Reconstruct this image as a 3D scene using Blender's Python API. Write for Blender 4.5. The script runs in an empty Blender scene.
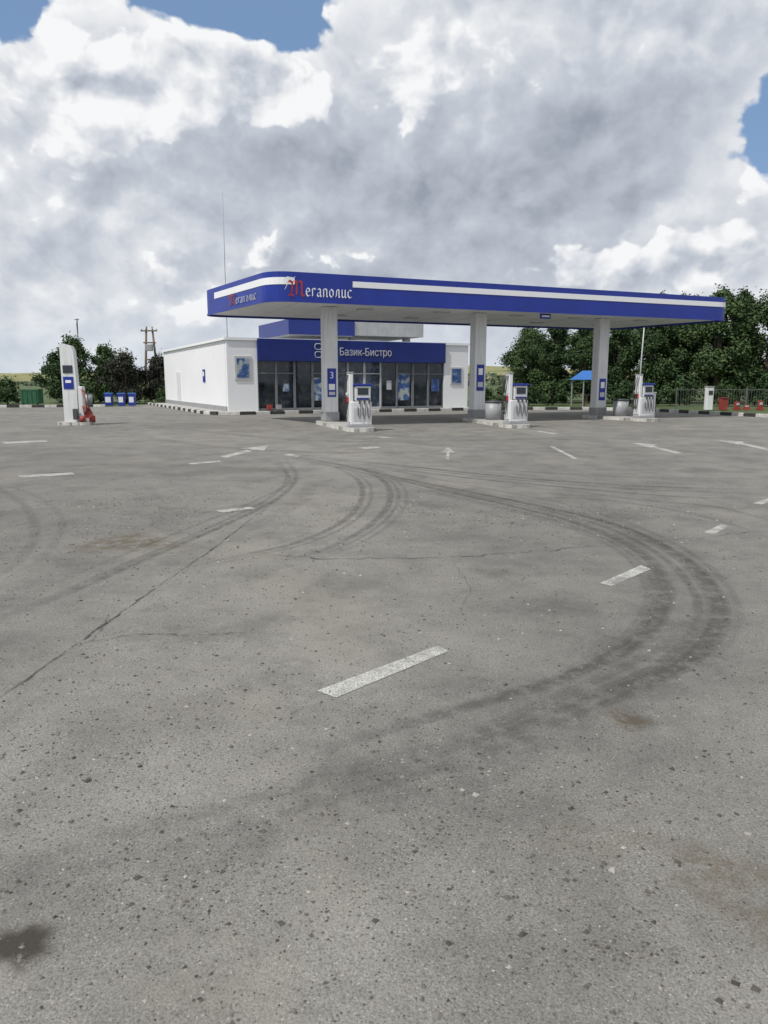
import bpy, bmesh, math, random
import numpy as np
from mathutils import Vector, Matrix, Quaternion
random.seed(7)
R = random.Random(11)
sc = bpy.context.scene
COL = sc.collection
F = 740.0; PIT = math.radians(9.96); EYE = 1.6
CP, SP = math.cos(PIT), math.sin(PIT)

def G(u, v, z=0.0):
    """survey: point on the ground"""
    a = (u-384)/F; b = (512-v)/F
    dz = -SP+CP*b
    t = (z-EYE)/dz
    return (a*t, (CP+SP*b)*t)

# ------------------------------------------------------------ materials
def mat(name):
    m = bpy.data.materials.new(name); m.use_nodes = True
    nt = m.node_tree
    return m, nt, nt.nodes['Principled BSDF']
def nd(nt, t, **kw):
    n = nt.nodes.new(t)
    for k, v in kw.items():
        setattr(n, k, v)
    return n
def setin(n, **kw):
    for k, v in kw.items():
        n.inputs[k.replace('_', ' ')].default_value = v
def noise(nt, vec, scale, detail=3, rough=.5, dim='3D'):
    n = nd(nt, 'ShaderNodeTexNoise', noise_dimensions=dim); setin(n, Scale=scale, Detail=detail, Roughness=rough)
    if vec is not None: nt.links.new(vec, n.inputs['Vector'])
    return n.outputs['Fac']
def ramp(nt, fac, stops):
    r = nd(nt, 'ShaderNodeValToRGB')
    e = r.color_ramp.elements
    while len(e) < len(stops): e.new(.5)
    for i, (p, c) in enumerate(stops):
        e[i].position = p; e[i].color = (c[0], c[1], c[2], 1) if hasattr(c, '__len__') else (c, c, c, 1)
    nt.links.new(fac, r.inputs['Fac'])
    return r.outputs['Color']
def M_(nt, op, a, b=None, c=None, clamp=False):
    n = nd(nt, 'ShaderNodeMath', operation=op); n.use_clamp = clamp
    for i, x in enumerate((a, b, c)):
        if x is None: continue
        if isinstance(x, (int, float)): n.inputs[i].default_value = x
        else: nt.links.new(x, n.inputs[i])
    return n.outputs[0]
def mix(nt, fac, a, b, mode='MIX'):
    n = nd(nt, 'ShaderNodeMix', data_type='RGBA', blend_type=mode)
    for s, x in ((n.inputs[0], fac), (n.inputs[6], a), (n.inputs[7], b)):
        if isinstance(x, (int, float)): s.default_value = x if s.type == 'VALUE' else (x, x, x, 1)
        elif isinstance(x, tuple): s.default_value = (*x[:3], 1)
        else: nt.links.new(x, s)
    return n.outputs[2]
def smooth(nt, x, lo, hi, a=0., b=1.):
    n = nd(nt, 'ShaderNodeMapRange', interpolation_type='SMOOTHSTEP')
    nt.links.new(x, n.inputs[0])
    for i, v in enumerate((lo, hi, a, b)): n.inputs[i+1].default_value = v
    return n.outputs[0]

def paint(name, col, rough=.5, var=.12, scale=3., dirt=None, metal=0.):
    m, nt, p = mat(name)
    tc = nd(nt, 'ShaderNodeTexCoord').outputs['Object']
    n1 = noise(nt, tc, scale, 3, .6)
    lo = tuple(c*(1-var) for c in col); hi = tuple(min(1, c*(1+var*.5)) for c in col)
    c = ramp(nt, n1, [(.3, lo), (.65, hi)])
    if dirt:
        mp = nd(nt, 'ShaderNodeMapping'); mp.inputs['Scale'].default_value = (6, 6, .5)
        nt.links.new(tc, mp.inputs['Vector'])
        n2 = noise(nt, mp.outputs[0], 1.5, 3, .6)
        c = mix(nt, M_(nt, 'MULTIPLY', smooth(nt, n2, .45, .75), dirt), c, (.18, .16, .13))
    nt.links.new(c, p.inputs['Base Color'])
    p.inputs['Roughness'].default_value = rough
    p.inputs['Metallic'].default_value = metal
    return m
WHITE = paint('white_paint', (.7, .71, .72), .45, .07, 1.5, .25)
WHITEC = paint('white_cladding', (.8, .81, .82), .5, .03, .5)
SOFF = paint('soffit_panel', (.82, .84, .86), .5, .05, 1.)
BLUE = paint('blue_paint', (.009, .030, .28), .4, .15, 1.2)
SHADEB = paint('shaded_sign_blue', (.008, .022, .16), .35, .15, 1.2)  # blue darkened to stand in for canopy shade on the shop sign band
LBLUE = paint('bright_blue', (.02, .13, .42), .4, .1)
RED = paint('red_paint', (.42, .03, .03), .45, .15)
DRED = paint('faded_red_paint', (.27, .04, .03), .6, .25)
BLACK = paint('black_rubber', (.03, .03, .032), .6, .2)
DARK = paint('dark_metal', (.06, .065, .07), .5, .2)
FENCEM = paint('dark_fence_metal', (.1, .105, .1), .6, .2)
GREY = paint('grey_metal', (.3, .31, .32), .45, .12, 3, .2)
MGREY = paint('window_frame_metal', (.17, .18, .19), .45, .15, 3)
LGREY = paint('light_grey_metal', (.5, .51, .52), .45, .1)
GREEN = paint('green_bin_paint', (.02, .1, .045), .5, .2)
CONC = paint('concrete', (.36, .35, .33), .9, .2, 4)
WOOD = paint('old_wood', (.16, .12, .085), .9, .3, 5)
KW = paint('kerb_white', (.55, .54, .51), .8, .25, 5, .45)
KB = paint('kerb_black', (.04, .04, .04), .8, .4, 5)
KG = paint('kerb_worn', (.3, .29, .27), .85, .4, 5, .3)
BARK = paint('bark', (.09, .07, .05), .95, .4, 6)
SCREEN = paint('display_screen', (.03, .04, .05), .2, .1)
LETW = paint('letter_white', (.8, .81, .83), .5, .02)
LETG = paint('letter_dimmed_white', (.46, .48, .52), .5, .05)  # white toned down; on the shop sign this puts canopy shade into the colour

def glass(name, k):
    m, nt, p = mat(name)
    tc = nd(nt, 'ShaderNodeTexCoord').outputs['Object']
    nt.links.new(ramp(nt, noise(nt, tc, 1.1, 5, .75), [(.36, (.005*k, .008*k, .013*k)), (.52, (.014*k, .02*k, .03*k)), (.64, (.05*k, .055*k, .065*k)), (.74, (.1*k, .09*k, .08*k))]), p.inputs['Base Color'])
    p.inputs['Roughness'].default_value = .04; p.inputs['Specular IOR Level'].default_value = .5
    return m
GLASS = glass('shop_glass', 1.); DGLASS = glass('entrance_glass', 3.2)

m, nt, p = mat('poster_print'); POSTER = m
tc = nd(nt, 'ShaderNodeTexCoord').outputs['Object']
nt.links.new(ramp(nt, noise(nt, tc, 2.6, 3, .5), [(.35, (.02, .05, .2)), (.48, (.05, .12, .28)), (.6, (.4, .44, .44)), (.75, (.2, .24, .08))]), p.inputs['Base Color'])

# asphalt
m, nt, p = mat('asphalt'); ASPH = m
tc = nd(nt, 'ShaderNodeTexCoord').outputs['Object']
big = noise(nt, tc, .16, 4, .6, '2D')
mid = noise(nt, tc, 1.3, 7, .74, '2D')
fine = noise(nt, tc, 110, 3, .7, '2D')
vor = nd(nt, 'ShaderNodeTexVoronoi', voronoi_dimensions='2D'); setin(vor, Scale=190.); nt.links.new(tc, vor.inputs['Vector'])
vcol = nd(nt, 'ShaderNodeSeparateColor'); nt.links.new(vor.outputs['Color'], vcol.inputs[0])
base = ramp(nt, big, [(.3, (.166, .160, .147)), (.5, (.194, .187, .172)), (.72, (.224, .216, .199))])
base = mix(nt, 1., base, ramp(nt, mid, [(.25, .7), (.5, 1.), (.75, 1.18)]), 'MULTIPLY')
base = mix(nt, 1., base, ramp(nt, fine, [(.25, .66), (.5, 1.0), (.75, 1.28)]), 'MULTIPLY')
base = mix(nt, 1., base, ramp(nt, vcol.outputs[0], [(0, .66), (.2, .93), (.8, 1.02), (.97, 1.12), (1., 1.45)]), 'MULTIPLY')
dust = smooth(nt, noise(nt, tc, .5, 6, .7, '2D'), .5, .72, 0, .5)
base = mix(nt, dust, base, (.25, .236, .206))
damp = smooth(nt, noise(nt, tc, .75, 7, .78, '2D'), .53, .66, 0, .32)
base = mix(nt, damp, base, (.1, .096, .088))
v2 = nd(nt, 'ShaderNodeTexVoronoi', voronoi_dimensions='2D'); setin(v2, Scale=34.); nt.links.new(tc, v2.inputs['Vector'])
vc2 = nd(nt, 'ShaderNodeSeparateColor'); nt.links.new(v2.outputs['Color'], vc2.inputs[0])
sp_ = M_(nt, 'MULTIPLY', smooth(nt, v2.outputs['Distance'], .10, .24, 1., 0.), smooth(nt, vc2.outputs[0], .68, .76))
base = mix(nt, M_(nt, 'MULTIPLY', sp_, .4), base, (.07, .065, .058))
at = nd(nt, 'ShaderNodeAttribute'); at.attribute_name = 'tyre'
nmk = noise(nt, tc, 7, 5, .75, '2D')
ty = M_(nt, 'MULTIPLY', at.outputs['Fac'], smooth(nt, nmk, .32, .6, .4, 1.))
base = mix(nt, ty, base, (.045, .044, .042))
at = nd(nt, 'ShaderNodeAttribute'); at.attribute_name = 'brown'
base = mix(nt, M_(nt, 'MULTIPLY', at.outputs['Fac'], smooth(nt, nmk, .35, .6)), base, (.1, .08, .055))
at = nd(nt, 'ShaderNodeAttribute'); at.attribute_name = 'oil'
base = mix(nt, M_(nt, 'MULTIPLY', at.outputs['Fac'], smooth(nt, nmk, .25, .45)), base, (.045, .04, .034))
nt.links.new(base, p.inputs['Base Color'])
p.inputs['Roughness'].default_value = .95
p.inputs['Specular IOR Level'].default_value = .2
bp = nd(nt, 'ShaderNodeBump'); setin(bp, Strength=.45, Distance=.005)
nt.links.new(M_(nt, 'ADD', fine, M_(nt, 'MULTIPLY', vor.outputs['Distance'], -.5)), bp.inputs['Height']); nt.links.new(bp.outputs[0], p.inputs['Normal'])

def overlay(name, col, kmul, nscale):
    m, nt, p = mat(name)
    uv = nd(nt, 'ShaderNodeUVMap').outputs[0]
    sx = nd(nt, 'ShaderNodeSeparateXYZ'); nt.links.new(uv, sx.inputs[0])
    k = nd(nt, 'ShaderNodeAttribute'); k.attribute_name = 'k'
    edge = smooth(nt, M_(nt, 'SUBTRACT', 1., M_(nt, 'ABSOLUTE', M_(nt, 'SUBTRACT', M_(nt, 'MULTIPLY', sx.outputs[1], 2.), 1.))), 0, .75)
    tc = nd(nt, 'ShaderNodeTexCoord').outputs['Object']
    a = M_(nt, 'MULTIPLY', edge, k.outputs['Fac'])
    a = M_(nt, 'MULTIPLY', a, smooth(nt, noise(nt, tc, nscale, 4, .7, '2D'), .3, .62))
    a = M_(nt, 'MULTIPLY', a, kmul, clamp=True)
    p.inputs['Base Color'].default_value = (*col, 1); p.inputs['Roughness'].default_value = .9
    nt.links.new(a, p.inputs['Alpha'])
    return m
CRACK = overlay('crack_tar', (.035, .034, .032), 1.2, 6.)

m, nt, p = mat('road_paint'); RPAINT = m
tc = nd(nt, 'ShaderNodeTexCoord').outputs['Object']
c = ramp(nt, noise(nt, tc, 12, 4, .7, '2D'), [(.3, (.36, .36, .335)), (.65, (.54, .54, .51))])
nt.links.new(c, p.inputs['Base Color']); p.inputs['Roughness'].default_value = .85
al = M_(nt, 'MULTIPLY', smooth(nt, noise(nt, tc, 90, 4, .8, '2D'), .36, .52, .1, 1.), smooth(nt, noise(nt, tc, 2.5, 5, .78, '2D'), .34, .56, .4, .95))
nt.links.new(al, p.inputs['Alpha'])

m, nt, p = mat('grass_ground'); GRASS = m
tc = nd(nt, 'ShaderNodeTexCoord').outputs['Object']
c = ramp(nt, noise(nt, tc, .08, 5, .7, '2D'), [(.3, (.035, .06, .018)), (.5, (.06, .09, .025)), (.7, (.12, .13, .045))])
c = mix(nt, 1., c, ramp(nt, noise(nt, tc, 5, 4, .7, '2D'), [(.3, .6), (.7, 1.35)]), 'MULTIPLY')
nt.links.new(c, p.inputs['Base Color']); p.inputs['Roughness'].default_value = 1.

m, nt, p = mat('field'); FIELD = m
tc = nd(nt, 'ShaderNodeTexCoord').outputs['Object']
c = ramp(nt, noise(nt, tc, .01, 4, .6, '2D'), [(.35, (.08, .12, .04)), (.5, (.26, .23, .09)), (.65, (.12, .15, .06))])
nt.links.new(c, p.inputs['Base Color']); p.inputs['Roughness'].default_value = 1.

def foliage(name, c0, c1, c2):
    m, nt, p = mat(name)
    g = nd(nt, 'ShaderNodeNewGeometry')
    tc = nd(nt, 'ShaderNodeTexCoord').outputs['Object']
    oi = nd(nt, 'ShaderNodeObjectInfo')
    f = M_(nt, 'ADD', M_(nt, 'MULTIPLY', g.outputs['Random Per Island'], .4), M_(nt, 'MULTIPLY', noise(nt, tc, .9, 1), .65))
    f = M_(nt, 'ADD', f, M_(nt, 'MULTIPLY', M_(nt, 'SUBTRACT', oi.outputs['Random'], .5), .3))
    c = ramp(nt, f, [(.2, c0), (.5, c1), (.85, c2)])
    nt.links.new(c, p.inputs['Base Color']); p.inputs['Roughness'].default_value = .75
    p.inputs['Specular IOR Level'].default_value = .2
    return m
LEAF = foliage('leaves', (.022, .044, .018), (.044, .08, .03), (.08, .118, .045))
LEAFD = foliage('dark_leaves', (.02, .02, .018), (.037, .04, .028), (.06, .075, .035))
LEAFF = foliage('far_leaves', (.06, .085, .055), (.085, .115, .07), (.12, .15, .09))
m, nt, p = mat('stone_chips'); STONE = m
g = nd(nt, 'ShaderNodeNewGeometry')
nt.links.new(ramp(nt, g.outputs['Random Per Island'], [(0, (.05, .045, .04)), (.5, (.105, .097, .086)), (.85, (.18, .17, .155)), (1, (.38, .36, .33))]), p.inputs['Base Color'])
p.inputs['Roughness'].default_value = .95

# ------------------------------------------------------------ mesh builder
class B:
    def __init__(s): s.bm = bmesh.new()
    def _place(s, vs, loc, rot, mi, faces):
        mt = Matrix.Translation(Vector(loc)) @ (rot.to_4x4() if rot else Matrix.Identity(4))
        bmesh.ops.transform(s.bm, matrix=mt, verts=vs)
        for f in faces: f.material_index = mi
    def box(s, c, d, mi=0, bev=0., rz=0., rx=0., ry=0.):
        r = bmesh.ops.create_cube(s.bm, size=1.)
        vs = r['verts']; bmesh.ops.scale(s.bm, vec=d, verts=vs)
        if bev > 0:
            es = list({e for v in vs for e in v.link_edges})
            q = bmesh.ops.bevel(s.bm, geom=es, offset=bev, segments=2, affect='EDGES', profile=.5)
            vs = list({v for v in q['verts']} | {v for v in vs if v.is_valid})
        fs = list({f for v in vs for f in v.link_faces})
        rot = Matrix.Rotation(rz, 3, 'Z') @ Matrix.Rotation(ry, 3, 'Y') @ Matrix.Rotation(rx, 3, 'X')
        s._place(vs, c, rot, mi, fs); return s
    def cyl(s, c, r, h, mi=0, r2=None, seg=20, rx=0., ry=0.):
        q = bmesh.ops.create_cone(s.bm, cap_ends=True, segments=seg, radius1=r, radius2=r if r2 is None else r2, depth=h)
        vs = q['verts']; fs = list({f for v in vs for f in v.link_faces})
        rot = Matrix.Rotation(ry, 3, 'Y') @ Matrix.Rotation(rx, 3, 'X')
        s._place(vs, c, rot, mi, fs)
        for f in fs: f.smooth = len(f.verts) == 4
        return s
    def tube(s, pts, rad, mi=0, seg=8):
        pts = [Vector(p) for p in pts]
        n = len(pts); rings = []
        for i, p in enumerate(pts):
            t = (pts[min(i+1, n-1)]-pts[max(i-1, 0)]).normalized()
            q = t.to_track_quat('Z', 'Y')
            r = rad[i] if hasattr(rad, '__len__') else rad
            rings.append([s.bm.verts.new(p+q @ Vector((r*math.cos(2*math.pi*k/seg), r*math.sin(2*math.pi*k/seg), 0))) for k in range(seg)])
        for i in range(n-1):
            for k in range(seg):
                f = s.bm.faces.new((rings[i][k], rings[i][(k+1) % seg], rings[i+1][(k+1) % seg], rings[i+1][k]))
                f.material_index = mi; f.smooth = True
        for rg in (rings[0][::-1], rings[-1]):
            f = s.bm.faces.new(rg); f.material_index = mi
        return s
    def prism(s, pts, z0, z1, mi=0, side=None, cap=True):
        a = [s.bm.verts.new((x, y, z0)) for x, y in pts]; b = [s.bm.verts.new((x, y, z1)) for x, y in pts]
        n = len(pts)
        for i in range(n):
            f = s.bm.faces.new((a[i], a[(i+1) % n], b[(i+1) % n], b[i]))
            f.material_index = mi if side is None else side(i)
        if cap:
            f = s.bm.faces.new(b); f.material_index = mi
            f = s.bm.faces.new(a[::-1]); f.material_index = mi
        return s
    def quad(s, ps, mi=0):
        f = s.bm.faces.new([s.bm.verts.new(p) for p in ps]); f.material_index = mi; return s
    def obj(s, name, mats, parent=None, loc=(0, 0, 0), rz=0., **props):
        me = bpy.data.meshes.new(name); s.bm.to_mesh(me); s.bm.free()
        for m in (mats if isinstance(mats, (list, tuple)) else [mats]): me.materials.append(m)
        o = bpy.data.objects.new(name, me); COL.objects.link(o)
        o.location = loc; o.rotation_euler = (0, 0, rz)
        if parent: o.parent = parent
        for k, v in props.items(): o[k] = v
        return o
def empty(name, loc, rz, label, category, group=None):
    o = bpy.data.objects.new(name, None); COL.objects.link(o)
    o.location = (loc[0], loc[1], loc[2] if len(loc) > 2 else 0); o.rotation_euler = (0, 0, rz)
    o.empty_display_size = .3
    o['label'] = label; o['category'] = category
    if group: o['group'] = group
    return o
def copy_thing(src, loc, rz, label=None):
    def rec(o, parent):
        c = o.copy(); COL.objects.link(c)
        if parent: c.parent = parent
        for ch in list(o.children): rec(ch, c)
        return c
    c = rec(src, None)
    c.location = (loc[0], loc[1], loc[2] if len(loc) > 2 else 0); c.rotation_euler = (0, 0, rz)
    if label: c['label'] = label
    return c
def text(body, size, parent, loc, m_, name='lettering', bold=0., rz=0., sx=1., align='LEFT'):
    cu = bpy.data.curves.new('t', 'FONT'); cu.body = body; cu.size = size; cu.offset = bold; cu.extrude = .008
    cu.align_x = align
    o = bpy.data.objects.new('t', cu); COL.objects.link(o)
    bpy.context.view_layer.update()
    me = bpy.data.meshes.new_from_object(o.evaluated_get(bpy.context.evaluated_depsgraph_get()))
    bpy.data.objects.remove(o)
    me.materials.clear(); me.materials.append(m_)
    q = bpy.data.objects.new(name, me); COL.objects.link(q); q.parent = parent
    q.location = loc; q.rotation_euler = (math.radians(90), 0, rz); q.scale = (sx, 1, 1)
    return q

# ------------------------------------------------------------ ground
b = B(); b.quad([(-3000, -300, -.03), (3000, -300, -.03), (3000, 4000, -.03), (-3000, 4000, -.03)])
b.obj('ground', GRASS, kind='structure')
b = B()
lot = [(-70, -20), (70, -20), (70, 32), (17.6, 33.6), (15.2, 40.6), (12.3, 43.6), (5.7, 44.6), (-1, 60), (-16, 60), (-18, 48.6), (-70, 47)]
f = b.bm.faces.new([b.bm.verts.new((x, y, 0)) for x, y in lot])
b.obj('pavement', ASPH, kind='structure')
def terrain(name, y0, y1, x0, x1, hf, mt, n=60):
    b = B(); rows = []
    for j in range(7):
        y = y0+(y1-y0)*j/6
        rows.append([b.bm.verts.new((x0+(x1-x0)*i/n, y, hf(x0+(x1-x0)*i/n, j/6))) for i in range(n+1)])
    for j in range(6):
        for i in range(n):
            f = b.bm.faces.new((rows[j][i], rows[j][i+1], rows[j+1][i+1], rows[j+1][i])); f.smooth = True
    return b.obj(name, mt, kind='structure')
terrain('hill', 420, 1500, -1500, 1500, lambda x, t: -.02+t*(26+5*math.sin(x*.004+1)+3*math.sin(x*.011)) if t > 0 else -.5, FIELD)

def leaf_quads(bm, n, sampler, smin, smax, rnd):
    for _ in range(n):
        p, nrm = sampler()
        s = rnd.uniform(smin, smax)
        d = (Vector(nrm)+Vector((rnd.gauss(0, .7), rnd.gauss(0, .7), rnd.gauss(0, .7)))).normalized()
        q = d.to_track_quat('Z', 'Y') @ Quaternion((0, 0, 1), rnd.uniform(0, 6.28))
        w = s*rnd.uniform(.5, .8)
        vs = [bm.verts.new(Vector(p)+q @ Vector(c)) for c in ((-s, 0, 0), (0, -w, .1*s), (s, 0, 0), (0, w, .1*s))]
        bm.faces.new(vs)
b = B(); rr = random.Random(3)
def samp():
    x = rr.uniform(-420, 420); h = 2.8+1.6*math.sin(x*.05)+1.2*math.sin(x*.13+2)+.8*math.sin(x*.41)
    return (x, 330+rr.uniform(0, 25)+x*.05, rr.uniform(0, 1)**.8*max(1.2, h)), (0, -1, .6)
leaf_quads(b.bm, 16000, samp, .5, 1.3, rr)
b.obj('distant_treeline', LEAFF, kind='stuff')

def catmull(P, n=14):
    P = [Vector(p) for p in P]; P = [P[0]*2-P[1]]+P+[P[-1]*2-P[-2]]; out = []
    for i in range(1, len(P)-2):
        for k in range(n):
            t = k/n
            a, b_, c, d = P[i-1:i+3]
            out.append(.5*((2*b_)+(c-a)*t+(2*a-5*b_+4*c-d)*t*t+(3*b_-a-3*c+d)*t**3))
    out.append(P[-2]); return out
def strips(name, mt, lst, z):
    b = B(); bm = b.bm; uvl = bm.loops.layers.uv.new('UVMap'); kl = bm.verts.layers.float.new('k')
    for i, (px, w, k, jit) in enumerate(lst):
        pts = [Vector(G(*q)) for q in px]; L = 0; zz = z+i*.0004
        rows = []
        n = len(pts)
        for j, p in enumerate(pts):
            t = (pts[min(j+1, n-1)]-pts[max(j-1, 0)]).normalized(); nn = Vector((-t.y, t.x))
            if j: L += (p-pts[j-1]).length
            p = p+nn*R.uniform(-jit, jit); w_ = w*R.uniform(.5, 1.3)
            e = min(1, min(j, n-1-j)/(n*.16+.01))
            a = bm.verts.new((p.x+nn.x*w_/2, p.y+nn.y*w_/2, zz)); c = bm.verts.new((p.x-nn.x*w_/2, p.y-nn.y*w_/2, zz))
            a[kl] = c[kl] = k*e; rows.append((a, c, L))
        for j in range(n-1):
            f = bm.faces.new((rows[j][0], rows[j][1], rows[j+1][1], rows[j+1][0]))
            for lp, (uu, vv) in zip(f.loops, ((rows[j][2], 0), (rows[j][2], 1), (rows[j+1][2], 1), (rows[j+1][2], 0))):
                lp[uvl].uv = (uu+i*13.7, vv)
    return b.obj(name, mt, kind='structure')
def off(px, du, dv): return [(u+du, v+dv) for u, v in px]
A1 = [(255, 452), (330, 463), (420, 482), (520, 502), (610, 523), (675, 553), (712, 590), (716, 625), (680, 665), (600, 700), (480, 745), (330, 800)]
A2 = [(270, 452), (345, 466), (430, 488), (510, 506), (580, 525), (635, 550), (662, 582), (660, 612), (630, 645), (560, 680), (440, 715), (320, 750)]
A5 = [(290, 453), (370, 466), (460, 484), (560, 503), (640, 528), (700, 560), (735, 600), (730, 640), (690, 680)]
A3 = [(716, 610), (690, 648), (600, 695), (470, 750), (300, 800), (120, 850), (-60, 900)]
A4 = [(662, 600), (640, 635), (560, 668), (450, 705), (330, 740), (200, 775)]
H1 = [(320, 460), (355, 478), (362, 497), (345, 520), (300, 542), (240, 556), (140, 580)]
H2 = [(345, 460), (382, 480), (390, 500), (372, 524), (330, 548), (290, 560)]
S1 = [(282, 455), (296, 475), (280, 497), (225, 525), (140, 562), (60, 597), (-40, 635)]
T = [(A1, .10, .62), (off(A1, -9, -1), .06, .42), (off(A1, -20, -1), .08, .48), (off(A1, 9, 3), .06, .38), (A5, .07, .32), (off(A5, -10, 2), .05, .24),
     (A2, .10, .6), (off(A2, -9, 1), .06, .42), (off(A2, 8, 1), .05, .34), (off(A2, -17, 1), .07, .28), (off(A1, -8, 0), .6, .10), (A2, .5, .10),
     (A3, .5, .14), (off(A3, -14, -10), .09, .26), (off(A3, 10, 8), .07, .22), (A4, .45, .13), (off(A4, 8, 6), .08, .24), (off(A3, 30, 30), .8, .12),
     ([(300, 455), (420, 468), (540, 480), (660, 487), (780, 490)], .13, .6),
     ([(310, 456), (430, 471), (550, 483), (670, 491), (780, 494)], .10, .5),
     ([(330, 460), (450, 476), (560, 487), (680, 497), (790, 500)], .14, .55),
     ([(380, 462), (500, 470), (620, 477), (780, 480)], .15, .4),
     ([(340, 458), (480, 474), (600, 483), (780, 484)], .1, .4),
     ([(560, 490), (640, 500), (720, 508), (800, 530)], .12, .45),
     ([(500, 497), (600, 500), (700, 516), (790, 545)], .10, .35),
     (S1, .09, .55), (off(S1, -9, 0), .07, .4), ([(262, 455), (290, 478), (262, 498), (190, 528), (100, 565), (20, 600)], .07, .35),
     (off(S1, 14, 8), .25, .15),
     (H1, .09, .55), (off(H1, 9, 1), .06, .38), (H2, .10, .58), (off(H2, 8, 1), .06, .42), (off(H2, 16, 2), .06, .3),
     ([(-40, 470), (10, 495), (35, 525), (20, 560), (-30, 590)], .12, .28),
     ([(-40, 480), (20, 490), (60, 515), (50, 550), (10, 580)], .1, .22),
     ([(768, 660), (640, 690), (500, 745), (300, 850), (180, 960)], .6, .11),
     ([(100, 430), (200, 445), (300, 452), (420, 452), (600, 448), (780, 452)], .4, .25),
     ([(150, 425), (300, 440), (500, 440), (780, 436)], .5, .22)]
# worn road sheet carrying rubber, oil and dust as per-vertex amounts
ys = [1.0]
while ys[-1] < 31.5: ys.append(ys[-1]+max(.012, .0029*ys[-1]))
ys = np.array(ys); NC = 620; s_ = np.linspace(-1, 1, NC)
YY, SS = np.meshgrid(ys, s_, indexing='ij'); XX = SS*(.72*(YY+1.))
X = XX.ravel(); Y = YY.ravel(); NV = X.size
tyre = np.zeros(NV)
for path, wd, k in T:
    pts = [np.array(p[:]) for p in catmull([G(*q) for q in path], 10)]
    n = len(pts); cur = np.zeros(NV)
    for j in range(n-1):
        a, c = pts[j], pts[j+1]; hw = wd*.6
        r0 = np.searchsorted(ys, min(a[1], c[1])-hw); r1 = np.searchsorted(ys, max(a[1], c[1])+hw)
        if r1 <= r0: continue
        xs = X[r0*NC:r1*NC]
        sel = r0*NC+np.where((xs > min(a[0], c[0])-hw) & (xs < max(a[0], c[0])+hw))[0]
        if not len(sel): continue
        d = c-a; L2 = (d*d).sum()+1e-9; dx = X[sel]-a[0]; dy = Y[sel]-a[1]
        t = np.clip((dx*d[0]+dy*d[1])/L2, 0, 1)
        ds = np.hypot(dx-t*d[0], dy-t*d[1])
        e = np.clip((j+t)/(n*.2), 0, 1)*np.clip((n-1-j-t)/(n*.3), 0, 1)
        q = np.clip(1-ds/hw, 0, 1); q = np.minimum(1, q*2.)
        cur[sel] = np.maximum(cur[sel], k*e*q)
    tyre = 1-(1-tyre)*(1-cur)
pa_, pb_ = np.array(G(0, 700)), np.array(G(290, 487)); dd = (pb_-pa_)/np.linalg.norm(pb_-pa_)
sd = (X-pa_[0])*dd[1]-(Y-pa_[1])*dd[0]
left = np.clip(-sd/.12+.5, 0, 1)*(Y < 22)*np.clip((22-Y)/6, 0, 1)
tyre = 1-(1-tyre)*(1-.10*left)
def blob(lst):
    o = np.zeros(NV)
    for u, v, rx, ry, k in lst:
        x, y = G(u, v); d = np.hypot((X-x)/rx, (Y-y)/ry)
        an = np.arctan2(Y-y, X-x); d = d*(1+.18*np.sin(3*an+u)+.1*np.sin(7*an))
        o = np.maximum(o, k*np.clip((1-d)*2, 0, 1))
    return o
oil = blob([(20, 946, .13, .10, .95), (640, 722, .12, .14, .3), (493, 573, .2, .2, .25), (250, 470, 1.2, .6, .25)])
brown = blob([(125, 543, .55, .5, .75), (715, 872, .2, .16, .6), (770, 922, .18, .12, .6), (627, 721, .11, .14, .8), (600, 840, .3, .12, .2)])
me = bpy.data.meshes.new('road')
nr = len(ys); idx = np.arange(NV).reshape(nr, NC)
fc = np.stack([idx[:-1, :-1], idx[:-1, 1:], idx[1:, 1:], idx[1:, :-1]], -1).reshape(-1, 4)
me.vertices.add(NV); me.vertices.foreach_set('co', np.stack([X, Y, np.full(NV, .004)], -1).ravel())
me.loops.add(fc.size); me.loops.foreach_set('vertex_index', fc.ravel().astype(np.int32))
me.polygons.add(len(fc)); me.polygons.foreach_set('loop_start', (np.arange(len(fc))*4).astype(np.int32))
me.update(calc_edges=True)
for nm, arr in (('tyre', tyre), ('oil', oil), ('brown', brown)):
    at_ = me.attributes.new(nm, 'FLOAT', 'POINT'); at_.data.foreach_set('value', arr.astype(np.float32))
me.materials.append(ASPH); o = bpy.data.objects.new('road', me); COL.objects.link(o); o['kind'] = 'structure'

def dense(px, n=5, j=3):
    out = []
    for a, c in zip(px[:-1], px[1:]):
        for k in range(n): out.append((a[0]+(c[0]-a[0])*k/n+R.uniform(-j, j), a[1]+(c[1]-a[1])*k/n+R.uniform(-j, j)*.35))
    out.append(px[-1]); return out
C = [(dense([(-20, 713), (60, 657), (140, 600), (215, 548), (290, 490)], 14, 1), .022, .7, .003),
     (dense([(80, 645), (130, 636), (200, 636), (260, 632)], 10, 2.5), .014, .7, .006),
     (dense([(240, 552), (330, 560), (450, 558), (540, 552), (640, 544)], 12, 3), .022, .75, .01),
     (dense([(640, 544), (700, 538), (768, 530)], 9, 3), .022, .5, .01),
     (dense([(60, 655), (95, 640), (110, 615)], 8, 2), .014, .5, .005),
     (dense([(450, 558), (470, 590), (455, 620)], 8, 2), .010, .35, .005)]
strips('pavement_cracks', CRACK, C, .010)
def marking(px):
    b = B(); b.quad([(*G(*q), .008) for q in px])
    return b
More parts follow.
